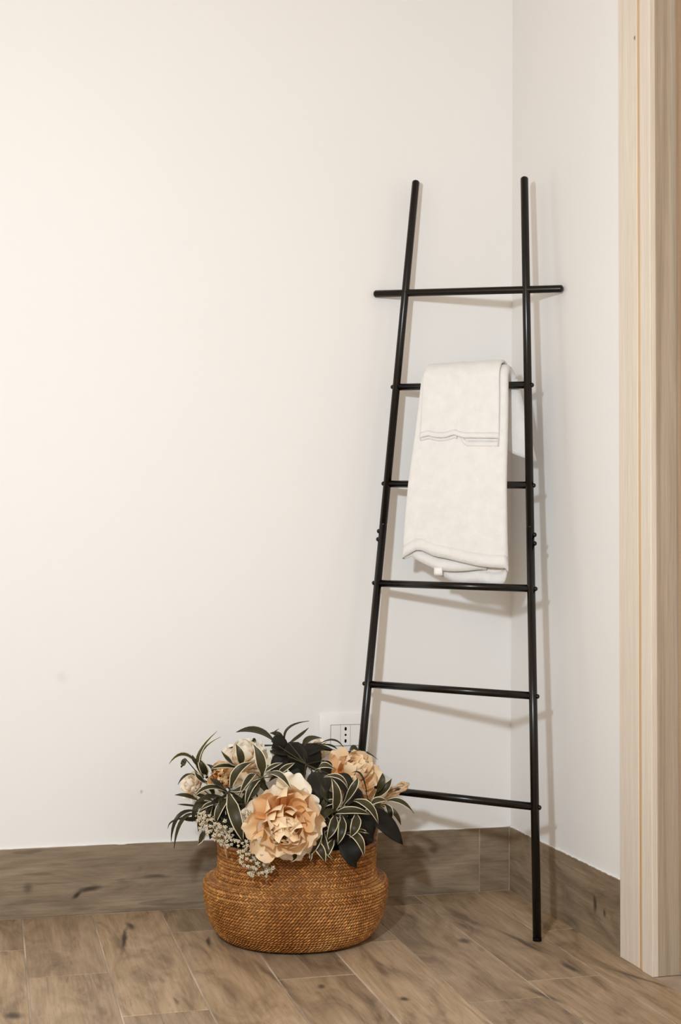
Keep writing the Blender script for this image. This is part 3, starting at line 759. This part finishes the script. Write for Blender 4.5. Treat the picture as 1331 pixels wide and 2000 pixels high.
spray('broad_leaf_branch', 'broad dark green leaves hanging down over the basket side below the handle', (1000, 600), -.37, [
    ((965, 650), (975, 745), (1002, 842), 120, 'b', -.42), ((1040, 585), (1140, 612), (1244, 718), 150, 'b', -.33), ((1010, 560), (1060, 640), (1090, 700), 120, 'b', -.36),
    ((900, 600), (860, 690), (870, 780), 90, 'b', -.40), ((820, 640), (760, 720), (700, 790), 70, 'b', -.385), ((980, 590), (930, 660), (900, 730), 110, 'b', -.385)], -.35, None, 6, 'b')
spray('broad_leaf_branch', 'small broad dark leaves among the white dried florets under the long leaf', (330, 590), -.36, [
    ((330, 560), (360, 640), (420, 720), 90, 'b', -.375), ((320, 580), (270, 620), (240, 690), 80, 'b', -.36), ((360, 540), (430, 600), (470, 690), 90, 'b', -.38),
    ((430, 640), (480, 720), (530, 790), 90, 'b', -.395), ((300, 540), (230, 560), (190, 620), 70, 'b', -.33), ((450, 520), (430, 600), (440, 700), 90, 'b', -.37), ((300, 470), (330, 540), (320, 640), 90, 'b', -.35)], -.36, None, 8, 'b')

# ------------------------------------------------------------------ peonies
def petal_mesh(L, wd, cup, curl, ruf, seed, mat, nx=13, nz=13):
    rnd = random.Random(seed); mb = MB(); rows_ = []
    ph = [rnd.uniform(0, 6.28) for _ in range(4)]
    for i in range(nz):
        t = i / (nz - 1); r_ = []
        half = wd / 2 * (0.22 + 0.78 * math.sin(math.pi / 2 * min(1, t * 1.35)) ** 1.2)
        if t > .72: half *= math.sqrt(max(0.05, 1 - ((t - .72) / .34) ** 2))
        for j in range(nx):
            s = j / (nx - 1) * 2 - 1
            z = L * t * (1 - 0.06 * s * s * t) + ruf * .7 * math.sin(s * 5 + ph[0]) * t ** 5
            x = half * s
            y = curl * (t ** 2) * L - cup * (s * s) * wd * (0.5 + .5 * t) + L * .10 * math.sin(math.pi * t)
            y += ruf * (t ** 2) * (math.sin(s * 4 + ph[1]) + .45 * math.sin(s * 7.5 + ph[2])) + 0.0015 * math.sin(t * 7 + s * 3 + ph[3])
            r_.append((x, y, z))
        rows_.append(r_)
    mb.grid(rows_); return mb.mesh('petal', mat)
def variants(mat, specs, seed): return [petal_mesh(*s, seed + i, mat) for i, s in enumerate(specs)]
IN = variants(M['petal_in'], [(0.060, 0.050, .36, -.22, .0022), (0.064, 0.054, .32, -.14, .0028), (0.056, 0.044, .40, -.30, .0020), (0.066, 0.048, .30, -.06, .0030), (0.058, 0.054, .36, -.18, .0026)], 10)
OU = variants(M['petal_out'], [(0.072, 0.064, .15, .05, .0034), (0.076, 0.070, .13, .16, .0040), (0.070, 0.060, .18, -.04, .0030)], 30)
OR = variants(M['petal_orange'], [(0.046, 0.036, .30, -.25, .0016), (0.048, 0.040, .26, -.18, .0020)], 50)
def peony(label, cpx, Y, axis, scale, n_in, n_out, seed, inner=None, outer=None, spread=1.0, group=None, name='peony'):
    rnd = random.Random(seed); inner = inner or IN; outer = outer or OU
    ax = Vector(axis).normalized(); c = c1(*cpx, Y) - ax * (0.030 * scale)
    root = empty(name, c); tag(root, label, 'flower', group)
    q = Vector((0, 0, 1)).rotation_difference(ax)
    foot = Vector((BC.x + (c.x - BC.x) * .4, BC.y + (c.y - BC.y) * .4, 0.17))
    mb = MB(); P = resample([tuple(foot), tuple(foot.lerp(c, .5) + Vector((0, 0, .01)) - ax * .01), tuple(c - ax * .006), tuple(c + ax * .004)], 12)
    mb.tube(P, 0.0026 * scale, 8); part(mb, 'stem', M['stem'], root)
    mb = MB(); mb.grid([[c + q @ Vector((r * scale * math.cos(k * math.pi / 5), r * scale * math.sin(k * math.pi / 5), z * scale)) for k in range(10)] for r, z in ((.002, -.006), (.008, -.003), (.011, .003), (.010, .010))], closed=True)
    part(mb, 'calyx', M['stem'], root)
    tot = n_in + n_out; ga = 2.39996
    for i in range(tot):
        t = i / max(1, tot - 1)
        if i < n_in:
            f = i / max(1, n_in - 1); me = inner[rnd.randrange(len(inner))]
            tilt = math.radians(5 + 80 * f ** .9 * spread + rnd.uniform(-13, 13)); sc = scale * (0.84 + 0.34 * f) * rnd.uniform(.86, 1.12); off = 0.012 * f
            lift = 0.020 * (1 - f)
        else:
            f = (i - n_in) / max(1, n_out - 1); me = outer[rnd.randrange(len(outer))]
            tilt = math.radians((70 + 36 * f) * spread + rnd.uniform(-13, 13)); sc = scale * (0.92 + .14 * f) * rnd.uniform(.82, 1.12); off = 0.010; lift = 0.002 - .004 * f
        o = link('petal', me, root)
        rot = q @ Quaternion((0, 0, 1), i * ga + rnd.uniform(-.25, .25)) @ Quaternion((1, 0, 0), -tilt) @ Quaternion((0, 0, 1), rnd.uniform(-.25, .25))
        o.rotation_mode = 'QUATERNION'; o.rotation_quaternion = rot
        o.location = (q @ (Quaternion((0, 0, 1), i * ga) @ Vector((0, off * scale, lift * scale))))
        o.scale = (sc, sc, sc)
    return root
peony('large open peach peony hanging over the front rim of the basket', (632, 616), -.476, (-0.10, -0.93, -0.08), 1.0, 38, 12, 4)
peony('cream peony facing up below the wall socket beside the handle', (988, 352), -.255, (0.25, -0.60, 0.70), 0.86, 34, 12, 8)
peony('pale cream peony standing at the back of the basket before bare wall', (425, 262), -.20, (-0.15, -0.35, 0.9), 0.66, 24, 11, 12, OU, OU)
peony('small half-open orange peach bloom between the variegated leaves', (305, 372), -.30, (-0.25, -0.85, 0.35), 0.62, 16, 8, 15, OR, OR, .75)
peony('small pale peach bloom at the outer basket edge above the drooping grass', (150, 408), -.19, (-0.9, -0.3, 0.3), 0.42, 14, 9, 18, OU, OU, .8)
peony('small pale bud behind the grass blades next to the socket plate', (785, 235), -.14, (0.1, -0.25, 0.95), 0.5, 8, 5, 21, OU, OU, .5)

# ------------------------------------------------------------------ dried white florets
random.seed(21)
fm = MB()
for k in range(9):
    a = k * 2.4; el = 0.25 + 1.1 * (k / 8); d = Vector((math.cos(a) * math.cos(el), math.sin(a) * math.cos(el), math.sin(el)))
    sd = d.cross(Vector((0, 0, 1))).normalized(); up_ = sd.cross(d)
    l = 0.0042
    fm.add([d * .0006, d * l * .6 + sd * .0014, d * l + up_ * .0006, d * l * .6 - sd * .0014, d * l * .55 + up_ * .0012], [(0, 1, 4), (1, 2, 4), (2, 3, 4), (3, 0, 4), (0, 3, 2, 1)])
fm.tube([(0, 0, -.004), (0, 0, .0005)], [.0008, .0018], 6)
FME = fm.mesh('floret', M['breath'])
def sprig(label, node, Yn, region, cnt, Yd):
    nd = c1(*node, Yn); foot = Vector((BC.x + (nd.x - BC.x) * .6, BC.y + (nd.y - BC.y) * .6, .2))
    root = empty('dried_floret_sprig', foot); tag(root, label, 'dried flowers')
    stem(root, [foot - Vector((0, 0, .02)), foot.lerp(nd, .5) + Vector((0, 0, .015)), nd], 0.0013)
    placed = []
    tries = 0
    while len(placed) < cnt and tries < 4000:
        tries += 1
        cx, cy, rx, ry, wgt = random.choice(region)
        a, r = random.uniform(0, 6.28), math.sqrt(random.random())
        p = (cx + rx * r * math.cos(a), cy + ry * r * math.sin(a))
        if any(math.hypot(p[0] - q[0], p[1] - q[1]) < 15 for q in placed): continue
        placed.append(p)
        P = c1(*p, Yd + random.uniform(-.012, .012))
        d = (CAM - P).normalized() + Vector((random.uniform(-.7, .7), random.uniform(-.5, .5), random.uniform(-.5, .6)))
        o = link('floret', FME, root); o.location = P - foot; o.rotation_mode = 'QUATERNION'; o.rotation_quaternion = Vector((0, 0, 1)).rotation_difference(d.normalized())
        s_ = random.uniform(1.0, 1.7); o.scale = (s_, s_, s_)
        mb = MB(); q0 = nd.lerp(P, random.uniform(.1, .5)) + Vector((0, .006, 0)); mb.tube(resample([tuple(q0), tuple(q0.lerp(P, .5) + Vector((0, 0, .005))), tuple(P - d.normalized() * .004)], 5), .0005, 4); part(mb, 'twig', M['twig'], root)
sprig('white dried florets under the long hanging leaf beside the basket neck', (290, 600), -.385, [(230, 600, 55, 60, 1), (300, 650, 70, 60, 1), (330, 690, 45, 40, 1), (200, 590, 30, 40, 1)], 46, -.415)
sprig('white dried florets trailing down the basket front below the large peony', (450, 740), -.42, [(420, 730, 50, 50, 1), (470, 800, 70, 50, 1), (490, 850, 65, 40, 1), (540, 840, 30, 50, 1), (430, 760, 40, 40, 1), (425, 550, 20, 30, 1)], 52, -.448)
